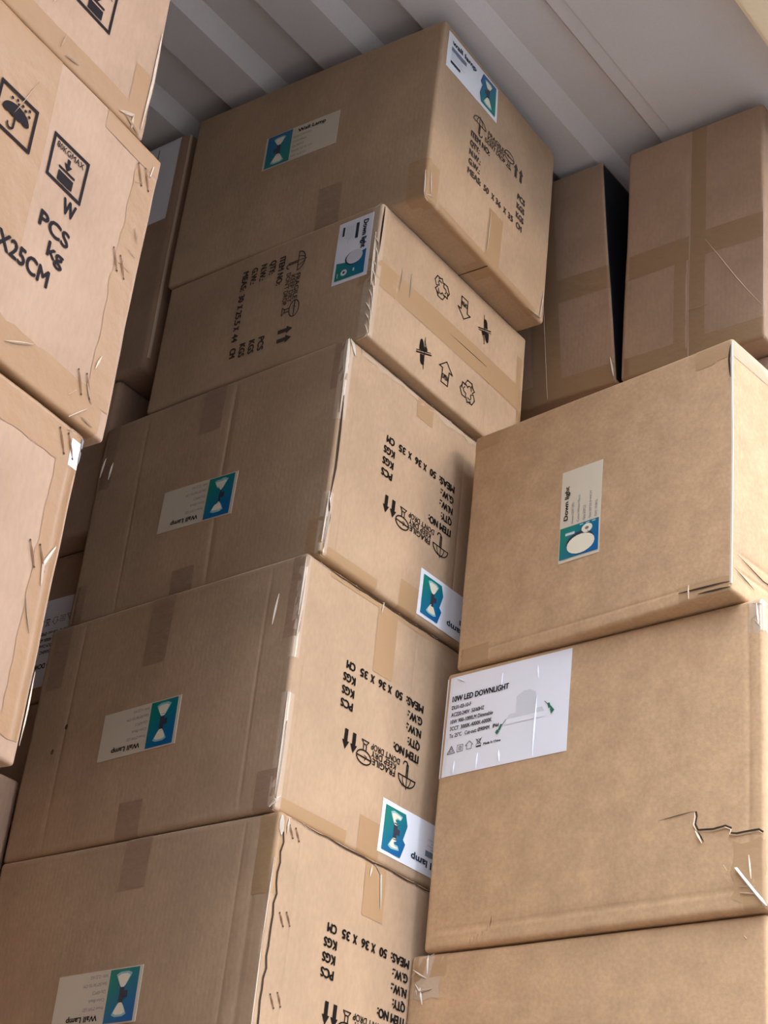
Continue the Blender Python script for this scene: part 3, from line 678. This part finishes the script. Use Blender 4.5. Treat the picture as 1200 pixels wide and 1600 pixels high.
L2.tape(.375, .408, .20, .33, 'tape_pink', rag=.002); L2.tape(.374, .406, .03, .20, 'tape_pink', rag=.002); L2.tape(.15, .40, -.01, .043, 'tape_pink', rag=.002); L2.tape(.20, .248, .12, .37, 'tape_pink'); L2.tape(.15, .2, .0, .37, 'tape_pink'); L2.tape(.32, .41, .335, .37, 'tape_pink')
for u, v in ((.377, .332), (.389, .334), (.369, .212), (.381, .210), (.357, .052), (.369, .054)): L2.staple(u, v, .011, -.022)
for p, wd in (([(.258, .022), (.292, .040)], .0038), ([(.39, .225), (.402, .222)], .003), ([(.386, .20), (.387, .21)], .003), ([(.384, .085), (.378, .066)], .004), ([(.352, .020), (.36, .03)], .003), ([(.400, .345), (.398, .33)], .008), ([(.375, .008), (.392, .006)], .003), ([(.372, .045), (.384, .028)], .004), ([(.36, .0), (.38, .02)], .003), ([(.392, .255), (.40, .24)], .002), ([(.20, .25), (.222, .31)], .0016), ([(.39, .315), (.377, .306)], .0026)): L2.sliver(p, wd * .75, 'wrinkle_pink', lift=.0014)
L1.tape(-.42, .378, -.02, .032, 'tape_pink', rag=.001); L1.tape(.345, .37, .03, .085, 'tape_pink')
for p, wd in (([(.373, .15), (.374, .08), (.371, .012)], .006), ([(.215, .05), (.225, .075)], .003), ([(.243, .030), (.24, .012)], .0022), ([(.248, .008), (.268, .012)], .0026), ([(.336, .008), (.356, .018), (.358, .002)], .006), ([(.345, .010), (.37, .002)], .003)): L1.sliver(p, wd * .8, 'wrinkle_pink', lift=.0016)
L3.tape(.372, .412, .02, .345, 'tape_pink', rag=.002); L3.tape(.22, .40, .298, .36, 'tape_pink', rag=.002)
F = L3.frame(.388, .3015, 2); F.sheet(.024, .042, 'lightgrey', 'folded scrap of white label at the corner'); F.put('printed_text', Draw().rect(.012, .010, .018, .022).rect(.012, .026, .018, .036), 'ink_grey', .0003)
for u, v in ((.369, .331), (.381, .332), (.363, .205), (.376, .207)): L3.staple(u, v, .011, -.022)
for p, wd in (([(.395, .215), (.385, .19), (.387, .17)], .006), ([(.372, .15), (.385, .12)], .003), ([(.378, .335), (.386, .338)], .004), ([(.402, .09), (.404, .02)], .002)): L3.sliver(p, wd * .75, 'wrinkle_pink', lift=.0014)
# -- deep cartons: white sheets
F = Q1.frame(-.215, .3155, 0); F.sheet(.195, .185, 'paper', 'big white sheet'); F.put('printed_mark', Draw().rect(.144, .150, .1465, .186 - .012), 'ink_grey', .0003); F.put('printed_mark', Draw().rect(.140, .128, .1425, .143), 'ink_grey', .0003)
Q1.sliver([(.004, .50), (.006, .02)], .006, 'torn_and_lit', 'torn_and_lit_edge', .001, False)  # pale strip paints the lit side face of this deep carton
big_sheet(Q3, -.004, .1745, 180, 'white LED sheet, upside down')
Q5.staple(.35, .285, .012, .004); Q5.staple(.36, .268, .012, .004)
for o in list(COL.objects):
    if o.type == 'MESH' and o.name.startswith('txt'): bpy.data.objects.remove(o)
